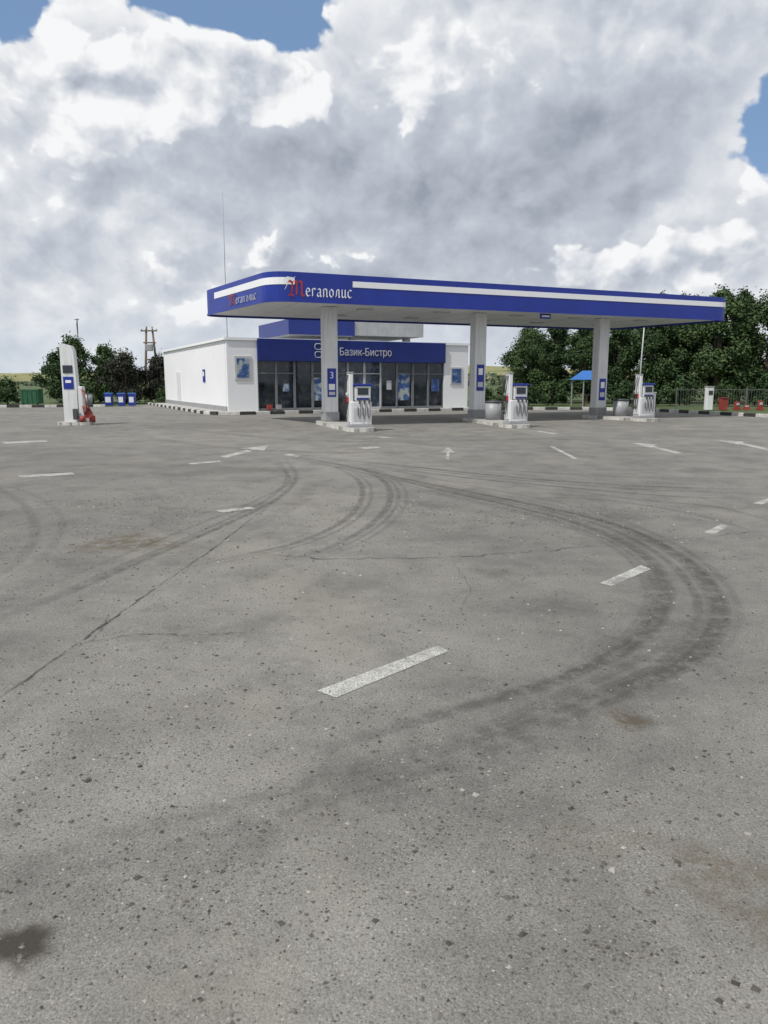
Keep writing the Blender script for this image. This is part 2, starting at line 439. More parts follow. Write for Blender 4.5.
MK = [[(317, 692), (336, 699), (449, 652), (437, 647)], [(600, 584), (611, 587), (651, 570), (641, 566)],
      [(704, 533), (714, 535), (729, 527), (721, 525)], [(752, 504), (762, 505), (775, 500), (768, 499)],
      [(18, 476), (22, 478), (75, 475), (72, 472.9)], [(0, 442.2), (6, 443.9), (48, 442), (46, 440.7)],
      [(188, 463.7), (192, 465), (222, 462), (219, 460.9)], [(216, 511), (222, 513), (256, 509), (250, 507.5)],
      [(376, 437), (384, 438.4), (394, 438.4), (388, 437)], [(358, 448), (366, 449.2), (382, 448), (374, 446.9)],
      [(535, 431.6), (552, 434.2), (559, 434), (541, 431.2)], [(549, 446.7), (574, 459.5), (578, 459), (553, 446.3)],
      [(283, 455.2), (296, 457.2), (302, 456), (290, 454.2)]]
for q in MK:
    marking(q).obj('lane_marking', RPAINT, kind='structure')
ARR = [([(220, 456.7), (226, 458.1), (252, 451.5), (247, 450.2)], [(240, 448.9), (268, 446), (264, 451.0)]),
       ([(445.5, 459.5), (449, 459.5), (449.8, 452), (447, 452)], [(440, 453), (455, 453), (448, 447.7)]),
       ([(650, 447.4), (654, 446.6), (682, 453.2), (678, 454.2)], [(632, 443), (657, 445), (650, 448.5)]),
       ([(736, 443.4), (741, 442.6), (775, 450.4), (771, 451.8)], [(714, 440), (745, 441.9), (738, 444.8)])]
for sh, hd in ARR:
    b = marking(sh); b.quad([(*G(*q), .009) for q in hd]); b.obj('arrow_marking', RPAINT, kind='structure')

# gravel chips
b = B(); rs = random.Random(5)
def chip(x, y, s):
    vs = []
    for d in ((1, 0, 0), (-1, 0, 0), (0, 1, 0), (0, -1, 0), (0, 0, 1)):
        vs.append(b.bm.verts.new((x+(d[0]+rs.uniform(-.35, .35))*s, y+(d[1]+rs.uniform(-.35, .35))*s, .0045+d[2]*.8*s*rs.uniform(.5, 1.))))
    for i, j in ((0, 2), (2, 1), (1, 3), (3, 0)):
        b.bm.faces.new((vs[i], vs[j], vs[4]))
cl = [(rs.uniform(-4, 3), rs.uniform(1.5, 10), rs.uniform(.4, 1.2)) for _ in range(22)]
cl += [(*G(u, v), s) for u, v, s in ((170, 640, .8), (230, 700, .5), (300, 560, 1.2), (450, 620, .8), (400, 740, .4), (130, 880, .25), (560, 860, .3), (690, 780, .4), (470, 800, .3), (160, 560, 1.2), (60, 780, .4), (250, 850, .3), (150, 740, .5), (350, 900, .25), (620, 950, .2))]
for i in range(21000):
    if rs.random() < .6:
        c = rs.choice(cl); x = rs.gauss(c[0], c[2]); y = rs.gauss(c[1], c[2]*.7)
    else:
        y = 1.3+12*rs.random()**1.7; x = rs.uniform(-.62, .62)*(y+1.5)
    if y < 1.2: continue
    chip(x, y, min(.015, .003*math.exp(rs.gauss(0, .5))*(1+y*.10)))
b.obj('gravel', STONE, kind='stuff')

# ------------------------------------------------------------ kerbs
def kerb(pts, z=0):
    b = B(); k = 0
    for a, c in zip(pts[:-1], pts[1:]):
        a = Vector(a); c = Vector(c); L = (c-a).length; n = max(1, round(L/.75)); d = (c-a)/n; an = math.atan2(d.y, d.x)
        for i in range(n):
            m_ = a+d*(i+.5); b.box((m_.x+R.uniform(-.012, .012), m_.y+R.uniform(-.012, .012), .06+R.uniform(-.008, .008)), (L/n-.012, .2, .2), k % 2, .015, rz=an+R.uniform(-.01, .01)); k += 1
    return b.obj('kerb', [KW, KB], kind='structure')
kerb([(-70, 46.2), (-40, 47), (-24, 47.6), (-18.2, 48.8)])
TB = math.radians(26); NB = Vector((-7.93, 37.9)); E1 = Vector((math.cos(TB), math.sin(TB))); E2 = Vector((-math.sin(TB), math.cos(TB)))
def BL(x, y): v = NB+E1*x+E2*y; return (v.x, v.y)
kerb([BL(-1.1, 18), BL(-1.1, .3), BL(-.7, -.9), BL(.3, -1.25), BL(15.5, -1.25), (12.3, 43.8), (15.1, 40.7), (17.6, 34.0), (22, 33.2), (45, 33)])
b = B(); ap = [BL(-1, 18), BL(-1, .3), BL(-.62, -.8), BL(.3, -1.15), BL(15.4, -1.15), BL(15.4, 18)]
b.prism(ap, .0, .13); b.obj('walkway', CONC, kind='structure')

# ------------------------------------------------------------ shop
shop = empty('shop', (NB.x, NB.y, 0), TB, 'white flat-roofed station shop with dark glass front and blue band', 'building')
LN, DP, H = 14.2, 17.7, 3.67
b = B()
b.box((LN/2, DP/2+.1, H/2), (LN, DP-.2, H), 0)
b.box((.78, .0, H/2), (1.56, .3, H+.02), 0)
b.box((13.4, .0, H/2), (1.6, .3, H+.02), 0)
b.box((-.03, DP/2, .2), (.05, DP-.1, .35), 1)
b.obj('wall', [WHITEC, GREY], shop)
b = B(); b.box((LN/2, DP/2, H+.06), (LN+.12, DP+.3, .1), 0)
b.box((LN/2, -.2, H+.07), (LN+.16, .06, .13), 1); b.box((-.09, DP/2, H+.07), (.06, DP+.3, .13), 1)
b.obj('roof', [WHITEC, WHITEC], shop)
b = B(); b.box((7.08, -.16, 3.22), (11.04, .28, 1.12), 0, .02); sb = b.obj('sign_band', SHADEB, shop)
text('Базик-Бистро', .56, sb, (6.02, -.315, 3.0), LETG, sx=.85)
for (x0, z0, w_, h_) in ((4.83, 3.43, .36, .3), (4.83, 3.02, .36, .3), (5.76, 3.46, .3, .28)):
    b = B(); pts = []
    for k in range(25):
        a = 2*math.pi*k/24; ca, sa = math.cos(a), math.sin(a)
        pts.append((x0+w_/2*math.copysign(abs(ca)**.6, ca), -.312, z0+h_/2*math.copysign(abs(sa)**.6, sa)))
    b.tube(pts, .022, 0, 5); b.obj('logo_emblem', LETG, sb)
nb = 11; wv = 11.04/nb
for i in range(nb):
    x = 1.56+wv*(i+.5)
    isdoor = i in (5, 6)
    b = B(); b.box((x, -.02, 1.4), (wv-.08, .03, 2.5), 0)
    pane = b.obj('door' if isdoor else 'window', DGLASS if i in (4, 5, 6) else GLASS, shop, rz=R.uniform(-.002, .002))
    b = B()
    b.box((x-wv/2+.03, -.05, 1.4), (.06, .1, 2.52), 0); b.box((x+wv/2-.03, -.05, 1.4), (.058, .096, 2.52), 0)
    b.box((x, -.05, .2), (wv-.125, .09, .12), 0)
    if i not in (2, 7): b.box((x, -.05, 2.05), (wv-.125, .08, .05), 0)
    b.obj('frame', LGREY if isdoor else MGREY, pane)
    if isdoor:
        b = B(); s = 1 if i == 5 else -1
        b.tube([(x+s*.36, -.09, .9), (x+s*.36, -.14, .95), (x+s*.36, -.14, 1.45), (x+s*.36, -.09, 1.5)], .018, 0)
        b.obj('handle', LGREY, pane)
    if i in (1, 3, 7, 8, 10):
        hh = {1: .4, 3: 1.2, 7: .5, 8: 1.5, 10: .7}[i]; ww = {1: .35, 3: .7, 7: .3, 8: .75, 10: .5}[i]
        b = B(); b.box((x+R.uniform(-.1, .1), -.05, 1.3+R.uniform(-.2, .15)), (ww, .012, hh), 0); b.obj('poster', POSTER if i != 7 else LETG, shop)
for i in range(2):
    b = B(); b.box((2.1+i*.5, -.3, .32), (.26, .24, .24), 0, .01); b.box((2.1+i*.5, -.3, .17), (.28, .26, .06), 1)
    b.obj('display_crate', [(DRED, GREY)[i % 2], DARK], shop)
b = B(); b.box((.8, -.17, 2.3), (.85, .06, 1.2), 0, .01); pf = b.obj('poster_frame', LGREY, shop)
b = B(); b.box((.8, -.205, 2.3), (.62, .02, .95), 0); b.obj('poster', POSTER, pf)
b = B(); b.box((13.4, -.17, 1.95), (.8, .06, 1.0), 0, .01); pf = b.obj('poster_frame', LGREY, shop)
b = B(); b.box((13.4, -.205, 1.95), (.6, .02, .8), 0); b.obj('poster', POSTER, pf)
b = B(); b.box((-.03, 5.0, 1.95), (.03, .5, .7), 0); b.box((-.05, 5.0, 2.05), (.012, .3, .25), 1); b.obj('wall_sign', [BLUE, LETW], shop)
b = B(); b.box((-.02, 12.5, 1.2), (.04, 1.1, 2.1), 0, .01); b.obj('side_door', WHITE, shop)

rc = empty('rear_canopy', (*BL(4.9, 4.6), 0), TB, 'second blue and grey flat canopy on posts behind the shop front', 'canopy')
b = B(); b.box((2.1, 3, 4.78), (4.2, 6, .86), 0); b.obj('fascia', SHADEB, rc)
b = B(); b.box((6.6, 3, 4.8), (4.796, 5.8, .8), 0); b.obj('underside_panel', GREY, rc)
b = B(); b.box((2.1, 3, 4.335), (4.1, 5.8, .03), 0); b.obj('soffit', GREY, rc)
for x in (4.7, 8.5):
    b = B(); b.box((x, 1.5, 4.04), (.4, .4, .62), 0, .01); b.obj('column', GREY, rc)

# ------------------------------------------------------------ main canopy
TH = math.radians(23.2); C0 = Vector((-3.8, 25.6))
can = empty('petrol_station_canopy', (C0.x, C0.y, 0), TH, 'long flat canopy with blue fascia and white stripe on white columns', 'canopy')
LC, SX, SY, ZB, ZT = 20.95, -1.05, 6.98, 4.3, 5.26
corners = [(0, 0), (LC, 0), (LC+SX, SY), (SX, SY)]
def rounded(cs, r, n=8):
    out = []
    for i, c in enumerate(cs):
        c = Vector(c); p = Vector(cs[i-1]); q = Vector(cs[(i+1) % len(cs)])
        a = c+(p-c).normalized()*r; d = c+(q-c).normalized()*r
        for k in range(n+1):
            t = k/n; out.append(tuple((1-t)**2*a+2*t*(1-t)*c+t*t*d))
    return out
RO = rounded(corners, .85)
def inset(cs, d):
    c = Vector((sum(x for x, y in cs)/4, sum(y for x, y in cs)/4))
    return [(x+(d if x < c.x else -d), y+(d if y < c.y else -d)) for x, y in cs]
RI = rounded(inset(corners, .06), .8)
def ring(o, i, z0, z1, bb, mi=0):
    vo0 = [bb.bm.verts.new((x, y, z0)) for x, y in o]; vi0 = [bb.bm.verts.new((x, y, z0)) for x, y in i]
    vo1 = [bb.bm.verts.new((x, y, z1)) for x, y in o]; vi1 = [bb.bm.verts.new((x, y, z1)) for x, y in i]
    n = len(o)
    for k in range(n):
        j = (k+1) % n
        for q in ((vo0[k], vo0[j], vo1[j], vo1[k]), (vi0[j], vi0[k], vi1[k], vi1[j]), (vo1[k], vo1[j], vi1[j], vi1[k]), (vo0[j], vo0[k], vi0[k], vi0[j])):
            f = bb.bm.faces.new(q); f.material_index = mi
b2 = B(); ring(RO, RI, ZB, ZT, b2); fas = b2.obj('fascia', BLUE, can)
def stripe_path(path, z0, z1, o, bb):
    pts = [Vector(p) for p in path]; n = len(pts); rows = []
    for i, p in enumerate(pts):
        t = (pts[min(i+1, n-1)]-pts[max(i-1, 0)]).normalized(); nn = Vector((t.y, -t.x))
        a = p+nn*o
        rows.append([bb.bm.verts.new((q.x, q.y, z)) for q, z in ((p, z0), (a, z0), (a, z1), (p, z1))])
    for i in range(n-1):
        for k in range(3): bb.bm.faces.new((rows[i][k], rows[i+1][k], rows[i+1][k+1], rows[i][k+1]))
    bb.bm.faces.new(rows[0]); bb.bm.faces.new(rows[-1][::-1])
c0 = RO[0:9]; c1 = RO[9:18]
b = B(); stripe_path([(2.95, 0)]+c1[0:9]+[tuple(Vector(corners[1]).lerp(Vector(corners[2]), .85))], 4.85, 5.05, .015, b); b.obj('stripe', LETW, fas)
b = B(); stripe_path([tuple(Vector(corners[0]).lerp(Vector(corners[3]), .78))]+c0, 4.84, 5.07, .015, b); b.obj('stripe', LETW, fas)
b = B(); ring(rounded(inset(corners, -.03), .88), rounded(inset(corners, -.001), .85), ZB-.03, ZB+.035, b); b.obj('edge_trim', BLUE, fas)
b = B(); b.prism(RI, ZB+.05, ZB+.09, 0)
sf = b.obj('soffit', SOFF, can)
for i in range(1, 14):
    b = B(); b.box((i*1.46-.2, 3.45, ZB+.048), (.02, 6.7, .006), 0); b.obj('soffit_joint', LGREY, sf)
b = B(); b.prism(RI, ZT-.12, ZT-.06, 0); b.obj('roof', GREY, can)
for x in (4.2, 7.5, 11, 14, 17.6):
    for y in (2.0, 4.9):
        b = B(); b.box((x, y, ZB+.03), (.6, .35, .05), 0, .01); b.obj('ceiling_light', LGREY, can)
cols = [(2.68, 1.8), (9.1, 1.85), (15.35, 1.9)]
for i, (x, y) in enumerate(cols):
    b = B(); b.box((x, y, 2.2), (.52, .46, 4.28), 0, .03); b.box((x, y, .32), (.58, .52, .34), 1, .02)
    c = b.obj('column', [WHITE, GREY], can)
    z0, z1 = ((1.05, 2.1), (1.25, 2.3), (.8, 1.75))[i]
    b = B(); b.box((x, y-.236, (z0+z1)/2), (.34, .02, z1-z0), 0)
    pn = b.obj('number_panel', BLUE, c)
    if i == 0:
        text('3', .34, pn, (x, y-.25, 1.74), LETW, align='CENTER')
        b = B(); b.box((x, y-.25, 1.42), (.24, .01, .22), 0); b.obj('notice', LETW, pn)
        b = B(); b.box((x, y-.25, 1.18), (.24, .01, .12), 0); b.obj('notice', LGREY, pn)
    else:
        b = B(); b.box((x, y-.25, z1-.28), (.2, .01, .26), 0); b.obj('notice', LETW, pn)
        b = B(); b.box((x, y-.25, z0+.25), (.24, .01, .2), 0); b.obj('notice', LGREY, pn)
GL = {'е': [[(.08, .5), (.5, .6), (.45, .9), (.2, 1.0), (.05, .75), (.05, .3), (.25, 0), (.55, .15)]],
 'г': [[(.08, .05), (.08, .95), (.3, 1), (.48, .86)]],
 'а': [[(.1, .85), (.3, 1), (.48, .85), (.48, .15), (.6, 0)], [(.48, .55), (.15, .45), (.05, .2), (.2, 0), (.48, .2)]],
 'п': [[(.08, 0), (.08, .95), (.3, 1), (.5, .88), (.5, .1), (.6, 0)]],
 'о': [[(.25, 1), (.05, .75), (.05, .25), (.28, 0), (.52, .25), (.52, .75), (.25, 1)]],
 'л': [[(.0, .05), (.15, .2), (.2, .9), (.35, 1), (.5, .88), (.5, .1), (.6, 0)]],
 'и': [[(.08, 1), (.08, .15), (.22, 0), (.5, .3)], [(.5, 1), (.5, .1), (.62, 0)]],
 'с': [[(.52, .88), (.3, 1), (.05, .75), (.05, .25), (.28, 0), (.55, .15)]],
 'M': [[(-.12, .7), (.08, 1), (.3, .88), (.24, .25), (.0, 0)], [(.26, .9), (.5, 1.0), (.6, .88), (.58, .1)], [(.6, .9), (.85, 1), (.97, .85), (.94, .12), (1.12, 0)], [(.0, 0), (.2, .1), (.35, .0)]],
 'F': [[(-.2, .9), (-.02, 1.1), (.45, 1.04), (.55, 1.15)], [(.02, 1.08), (-.02, .6), (-.18, .3)]]}
WD = {'г': .6, 'е': .72, 'а': .76, 'п': .78, 'о': .74, 'л': .78, 'и': .78, 'с': .74, 'M': 1, 'F': 1}
def nibtext(bb, s, x, z, h, nib, adv, y, cnt=[0], wx=1.):
    n1 = Vector((math.cos(.7)*wx, math.sin(.7)))*nib/2; n2 = Vector((-math.sin(.7), math.cos(.7)))*nib*.16
    for ch in s:
        for st in GL[ch]:
            for a, c in zip(st[:-1], st[1:]):
                for nn in (n1, n2):
                    cnt[0] += 1; yy = y-.0002*(cnt[0] % 200)
                    a2 = Vector((x+a[0]*h*wx, z+a[1]*h)); c2 = Vector((x+c[0]*h*wx, z+c[1]*h))
                    bb.quad([(q.x, yy, q.y) for q in (a2-nn, a2+nn, c2+nn, c2-nn)])
        x += adv*h*WD[ch]*wx
b = B(); nibtext(b, 'M', .62, 4.47, .5, .08, 1, -.012); b.obj('lettering', RED, fas, label='red blackletter capital letter')
b = B(); nibtext(b, 'F', .58, 4.52, .5, .045, 1, -.06); nibtext(b, 'егаполис', 1.24, 4.48, .27, .05, 1.08, -.012); b.obj('lettering', LETW, fas)
dv = Vector(corners[3])-Vector(corners[0]); ang = math.atan2(-dv.y, -dv.x)
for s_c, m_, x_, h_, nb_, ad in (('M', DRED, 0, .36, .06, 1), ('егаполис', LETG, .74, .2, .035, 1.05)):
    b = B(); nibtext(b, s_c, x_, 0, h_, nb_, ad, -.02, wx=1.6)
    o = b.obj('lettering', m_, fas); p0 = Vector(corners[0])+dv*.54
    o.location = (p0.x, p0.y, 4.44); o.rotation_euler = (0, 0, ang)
b = B(); b.box((11.2, .25, 4.17), (.5, .04, .2), 0); b.box((11.2, .22, 4.17), (.36, .01, .06), 1); b.obj('hanging_sign', [BLUE, LETW], can)

# ------------------------------------------------------------ fuel islands
def stadium(L, W, n=8):
    out = []
    for k in range(n+1):
        a = -math.pi/2+math.pi*k/n; out.append((L/2-W/2+W/2*math.cos(a), W/2*math.sin(a)))
    m = 8
    for k in range(1, m): out.append((L/2-W/2-(L-W)*k/m, W/2))
    for k in range(n+1):
        a = math.pi/2+math.pi*k/n; out.append((-L/2+W/2+W/2*math.cos(a), W/2*math.sin(a)))
    for k in range(1, m): out.append((-L/2+W/2+(L-W)*k/m, -W/2))
    return out
def colw(i):
    x, y = cols[i]; return Vector((C0.x+x*math.cos(TH)-y*math.sin(TH), C0.y+x*math.sin(TH)+y*math.cos(TH)))
disp_px = [(359, 431), (515, 427.5), (642, 421)]
def build_dispenser(loc, rz, label):
    e = empty('fuel_dispenser', (*loc, .13), rz, label, 'fuel pump', 'fuel dispensers on the canopy islands')
    b = B(); b.box((0.03, 0, .04), (.8, .46, .08), 1, .01); b.box((.03, 0, .46), (.72, .4, .76), 0, .03); b.obj('cabinet', [WHITE, GREY], e)
    b = B(); b.box((.1, 0, 1.1), (.54, .34, .5), 0, .04); b.box((.1, 0, 1.38), (.62, .42, .07), 1, .02); h = b.obj('head', [WHITE, BLUE], e)
    for s in (-1, 1):
        b = B(); b.box((.1, s*.176, 1.17), (.36, .02, .22), 0); b.obj('display', SCREEN, h)
        b = B(); b.box((.1, s*.176, .93), (.42, .014, .07), 0); b.obj('trim_strip', BLUE, h)
    b = B(); b.box((-.29, 0, .95), (.15, .3, 1.6), 0, .03); b.box((-.29, 0, 1.77), (.17, .32, .05), 1, .01); b.obj('hose_mast', [WHITE, GREY], e)
    b = B(); b.box((.05, -.204, .42), (.56, .012, .42), 0); fp = b.obj('front_panel', LGREY, e)
    for j in range(3):
        yy = -.1+.1*j
        b = B(); pts = []
        for k in range(13):
            t = k/12; pts.append((-.38-.13*math.sin(math.pi*t), yy, 1.7-1.35*math.sin(math.pi*t*.62)**1.2 if t < .8 else .345+(t-.8)*2.6))
        b.tube(pts, .014, 0, 6); b.obj('hose', BLACK, e)
        b = B(); b.box((-.4, yy, .9), (.07, .05, .18), 0, .01); b.tube([(-.42, yy, .97), (-.43, yy, 1.06), (-.4, yy, 1.13)], .012, 1); b.obj('nozzle', [BLACK, LGREY] if j else [RED, LGREY], e)
    for j in range(3):
        b = B(); x = .29-.16*j
        b.tube([(x, -.21, .88), (x+.02, -.26, .75), (x+.03, -.28, .42), (x, -.26, .28), (x-.05, -.25, .4), (x-.06, -.22, .68)], .011, 0, 6); b.obj('hose', BLACK, e)
        b = B(); b.box((x, -.225, .86), (.05, .06, .16), 0, .01); b.obj('nozzle', DARK, e)
    return e
lbl = ['white fuel dispenser with black hoses at the island end', 'white fuel dispenser with blue trim beside a grey litter bin', 'white fuel dispenser with black hoses on a pale island']
src = None
for i in range(3):
    P = Vector(G(*disp_px[i])); Cw = colw(i); d = (P-Cw); L = d.length; u = d/L
    mid_ = Cw+u*(L/2-.05); ang = math.atan2(u.y, u.x)
    b = B(); st = stadium(L+1.5, .95); b.prism(st, 0, .13, 2, side=lambda k: 1 if k % 4 == 2 else 0)
    b.obj('fuel_island', [KW, KG, CONC], None, (mid_.x, mid_.y, 0), ang, label='low raised concrete fuel island with worn white painted edge', category='island', group='fuel islands')
    if src is None: src = build_dispenser((P.x, P.y), math.radians(16), lbl[0])
    else: copy_thing(src, (P.x, P.y, .13), math.radians((16, 20, 24)[i]), lbl[i])
    px = [(341, 424), (493, 423), (620, 419)][i]
    q = Vector(G(*px))
    e = empty('litter_bin', (q.x, q.y, .13 if i == 0 else .0), .3*i, 'grey round litter bin with dark lid standing by the island' if i else 'small dark grey litter bin beside a white column', 'bin', 'litter bins by the islands')
    r = .19 if i == 0 else .3
    b = B(); b.cyl((0, 0, .42), r, .74, 0, r*1.12); b.cyl((0, 0, .03), r*.9, .06, 1); b.obj('body', [DARK if i == 0 else GREY, DARK], e)
    b = B(); b.cyl((0, 0, .83), r*1.16, .07, 0, r*1.1); b.cyl((0, 0, .885), r*.6, .03, 0, r*.4); b.obj('lid', DARK, e)
for k, (u, v) in enumerate([(508, 423), (650, 418)]):
    q = G(u, v)
    e = empty('service_post', (*q, .0), .3, 'narrow white service post with water and air hose', 'service post', 'white service posts')
    b = B(); b.box((0, 0, .55), (.3, .25, 1.1), 0, .02); b.box((0, 0, 1.13), (.34, .29, .06), 0, .01); b.obj('body', WHITE, e)
    b = B(); b.tube([(.17, 0, .9), (.28, 0, .7), (.25, 0, .3), (.17, 0, .35)], .02, 0, 6); b.obj('hose', BLACK, e)

# ------------------------------------------------------------ gas tower (left)
x, y = G(77, 425)
e = empty('fuel_island', (x, y, 0), .12, 'small concrete island with worn painted edge under the gas dispenser', 'island', 'fuel islands')
b = B(); b.prism(stadium(1.35, .8), 0, .12, 2, side=lambda k: 1 if k % 4 == 2 else 0); b.obj('slab', [KW, KG, CONC], e)
e = empty('gas_dispenser', (x, y, .12), .12, 'tall slim white gas dispenser with blue panel and red hose gear', 'fuel pump')
b = B(); pr = [(-.38, 0), (.12, 0), (.14, 1.3), (.1, 2.62), (.02, 2.8), (-.38, 2.9)]
vs0 = [b.bm.verts.new((px, -.2, z)) for px, z in pr]; vs1 = [b.bm.verts.new((px, .2, z)) for px, z in pr]
b.bm.faces.new(vs0); b.bm.faces.new(vs1[::-1])
for i in range(6): b.bm.faces.new((vs0[i], vs1[i], vs1[(i+1) % 6], vs0[(i+1) % 6]))
b.obj('tower', WHITE, e)
b = B(); b.box((.24, 0, .66), (.2, .36, 1.32), 0, .03); cb = b.obj('cabinet', WHITE, e)
b = B(); b.box((-.14, -.212, 1.95), (.34, .02, .28), 0); b.obj('display', SCREEN, e)
b = B(); b.box((-.14, -.21, 1.45), (.36, .02, .45), 0); bpn = b.obj('blue_panel', BLUE, e)
b = B(); b.box((-.14, -.225, 1.5), (.2, .01, .1), 0); b.obj('notice', LETW, bpn)
b = B(); b.cyl((.5, -.2, .28), .14, .12, 0, rx=1.57); b.cyl((.6, -.1, .12), .11, .24, 0); b.box((.46, -.12, .45), (.12, .1, .3), 0, .02); b.tube([(.36, -.25, .55), (.54, -.2, .5), (.62, -.15, .3)], .035, 0); b.cyl((.3, -.3, .12), .1, .2, 0); b.obj('valve_gear', DRED, e)
for s in (0, 1):
    b = B(); b.tube([(.3, -.2+.1*s, 1.2), (.42+.1*s, -.26, 1.0), (.46+.1*s, -.3, .5), (.38, -.3, .3), (.32, -.27, .6)], .022, 0, 6); b.obj('hose', BLACK if s else DRED, e)
b = B(); b.box((.06, -.31, .3), (.16, .14, .4), 0, .02); b.obj('side_box', DARK, e)

# ------------------------------------------------------------ bins far left
e = empty('dumpster', (-23.6, 50.2), .05, 'dark green metal waste container behind the kerb', 'dumpster')
b = B(); b.box((0, 0, .62), (1.15, .9, .9), 0, .03); [b.box((-.45+.3*i, -.46, .62), (.05, .04, .85), 0) for i in range(4)]; b.obj('body', GREEN, e)
b = B(); b.box((0, .05, 1.11), (1.2, .95, .07), 0, .02); b.box((0, -.45, 1.07), (1.2, .05, .06), 0); b.obj('lid', GREEN, e)
for s in (-1, 1):
    b = B(); b.cyl((s*.45, -.3, .09), .09, .06, 0, ry=1.57); b.obj('wheel', BLACK, e)
for i, (Xb, w) in enumerate([(-18.35, .5), (-17.5, .42), (-16.8, .42)]):
    e = empty('recycling_bin', (Xb, 49.9), .1, ['blue waste bin with white front label', 'blue and white narrow waste bin', 'blue narrow waste bin beside others'][i], 'bin', 'blue bins by the hedge')
    b = B(); b.box((0, 0, .43), (w, .42, .76), 0, .03); b.box((0, -.215, .45), (w*.7, .02, .36), 1); b.obj('body', [BLUE, WHITE], e)
    b = B(); b.box((0, 0, .85), (w+.05, .46, .08), 0, .03); b.obj('lid', LBLUE, e)
e = empty('litter_bin', (-20.0, 50.6), 0, 'grey bin standing on grass near the blue bins', 'bin')
b = B(); b.cyl((0, 0, .4), .25, .8, 0, .3); b.obj('body', GREY, e)
b = B(); b.cyl((0, 0, .83), .31, .06, 0); b.obj('lid', DARK, e)

e = empty('antenna_mast', (*BL(.75, 2.5), H), 0, 'tall thin grey antenna mast above the shop roof', 'antenna')
b = B(); b.cyl((0, 0, .06), .15, .1, 0); b.tube([(0, 0, 0), (.0, 0, 4), (.02, 0, 7.6)], [.024, .018, .011]); b.obj('mast', GREY, e)
e = empty('street_lamp', (-25.4, 63), 0, 'grey street lamp rising behind the tree', 'street lamp')
b = B(); b.tube([(0, 0, -.1), (0, 0, 6.3), (.1, -.2, 6.6)], [.09, .06, .05]); b.obj('pole', GREY, e)
b = B(); b.box((.15, -.4, 6.68), (.22, .55, .1), 0, .03); b.obj('lamp_head', LGREY, e)
e = empty('utility_pole', (-28.4, 92), 0, 'weathered wooden twin utility pole with crossarms and insulators', 'utility pole')
for s in (-1, 1):
    b = B(); b.tube([(s*.9, 0, -.1), (s*.35, 0, 8.2)], [.17, .12]); b.obj('post', WOOD, e)
for z, w in ((7.7, 2.0), (6.3, 1.5), (4.3, 1.3)):
    b = B(); b.box((0, -.16, z), (w, .12, .16), 0); b.obj('crossarm', WOOD, e)
b = B(); b.box((0, -.4, 5.7), (.8, .5, .8), 0, .05); b.obj('transformer', GREY, e)
for s in (-.9, -.4, .4, .9):
    b = B(); b.cyl((s, -.16, 7.95), .07, .3, 0, .04, 10); b.obj('insulator', WHITE, e)
e = empty('flag_pole', (14.9, 43.8), 0, 'slim grey pole standing behind the canopy near trees', 'pole')
b = B(); b.tube([(0, 0, -.05), (.03, 0, 3), (.1, 0, 5.35)], [.05, .04, .03]); b.obj('shaft', LGREY, e)
b = B(); b.cyl((0, 0, .08), .16, .16, 0); b.obj('base', CONC, e)

e = empty('shelter', (13.6, 50), .2, 'small open shelter with bright blue pitched roof', 'shelter')
b = B()
rp = [(-.9, -1.0, 1.75), (.9, -1.0, 1.75), (.9, 1.0, 1.75), (-.9, 1.0, 1.75), (-.45, 0, 2.35), (.45, 0, 2.35)]
v = [b.bm.verts.new(q) for q in rp]
for q in ((0, 1, 5, 4), (1, 2, 5), (2, 3, 4, 5), (3, 0, 4), (3, 2, 1, 0)): b.bm.faces.new([v[i] for i in q])
b.obj('roof', LBLUE, e)
for sx in (-1, 1):
    for sy in (-1, 1):
        b = B(); b.box((sx*.75, sy*.85, .87), (.06, .06, 1.76)); b.obj('post', GREY, e)
b = B(); b.box((0, .3, .75), (1.2, .6, .05)); b.box((0, .3, .37), (.1, .4, .74)); b.obj('table', WOOD, e)

fgroup = 'fence panels behind the kerb'
srcf = None
for i in range(9):
    pos = (18.6+i*2.05, 45.0-.5*i*.3)
    if srcf is None:
        e = empty('fence', pos, -.07, 'low dark metal railing fence panel with thin bars', 'fence', fgroup)
        for x_ in (-1, 1):
            b = B(); b.box((x_, 0, .62), (.06, .06, 1.3)); b.obj('post', FENCEM, e)
        b = B(); b.box((0, 0, 1.15), (1.94, .04, .04)); b.box((0, 0, .2), (1.94, .04, .04)); [b.box((-.9+k*.15, 0, .675), (.014, .014, .91)) for k in range(13)]; b.obj('railing', FENCEM, e)
        srcf = e
    else: copy_thing(srcf, pos, -.07)
e = empty('terminal_post', (18.75, 43.2), .1, 'white service terminal box with dark screen near fence', 'terminal')
b = B(); b.box((0, 0, .66), (.38, .34, 1.32), 0, .03); b.box((0, 0, 1.34), (.42, .4, .05), 1, .01); b.obj('body', [WHITE, GREY], e)
b = B(); b.box((0, -.18, 1.0), (.24, .02, .24)); b.obj('screen', SCREEN, e)
e = empty('fire_box', (19.6, 43.2), .1, 'red fire cabinet standing on the grass by the fence', 'fire box')
b = B(); b.box((0, 0, .33), (.36, .36, .66), 0, .02); b.obj('body', DRED, e)
b = B(); b.box((0, -.02, .69), (.42, .42, .05), 0, .02, rx=-.05); b.obj('lid', DRED, e)
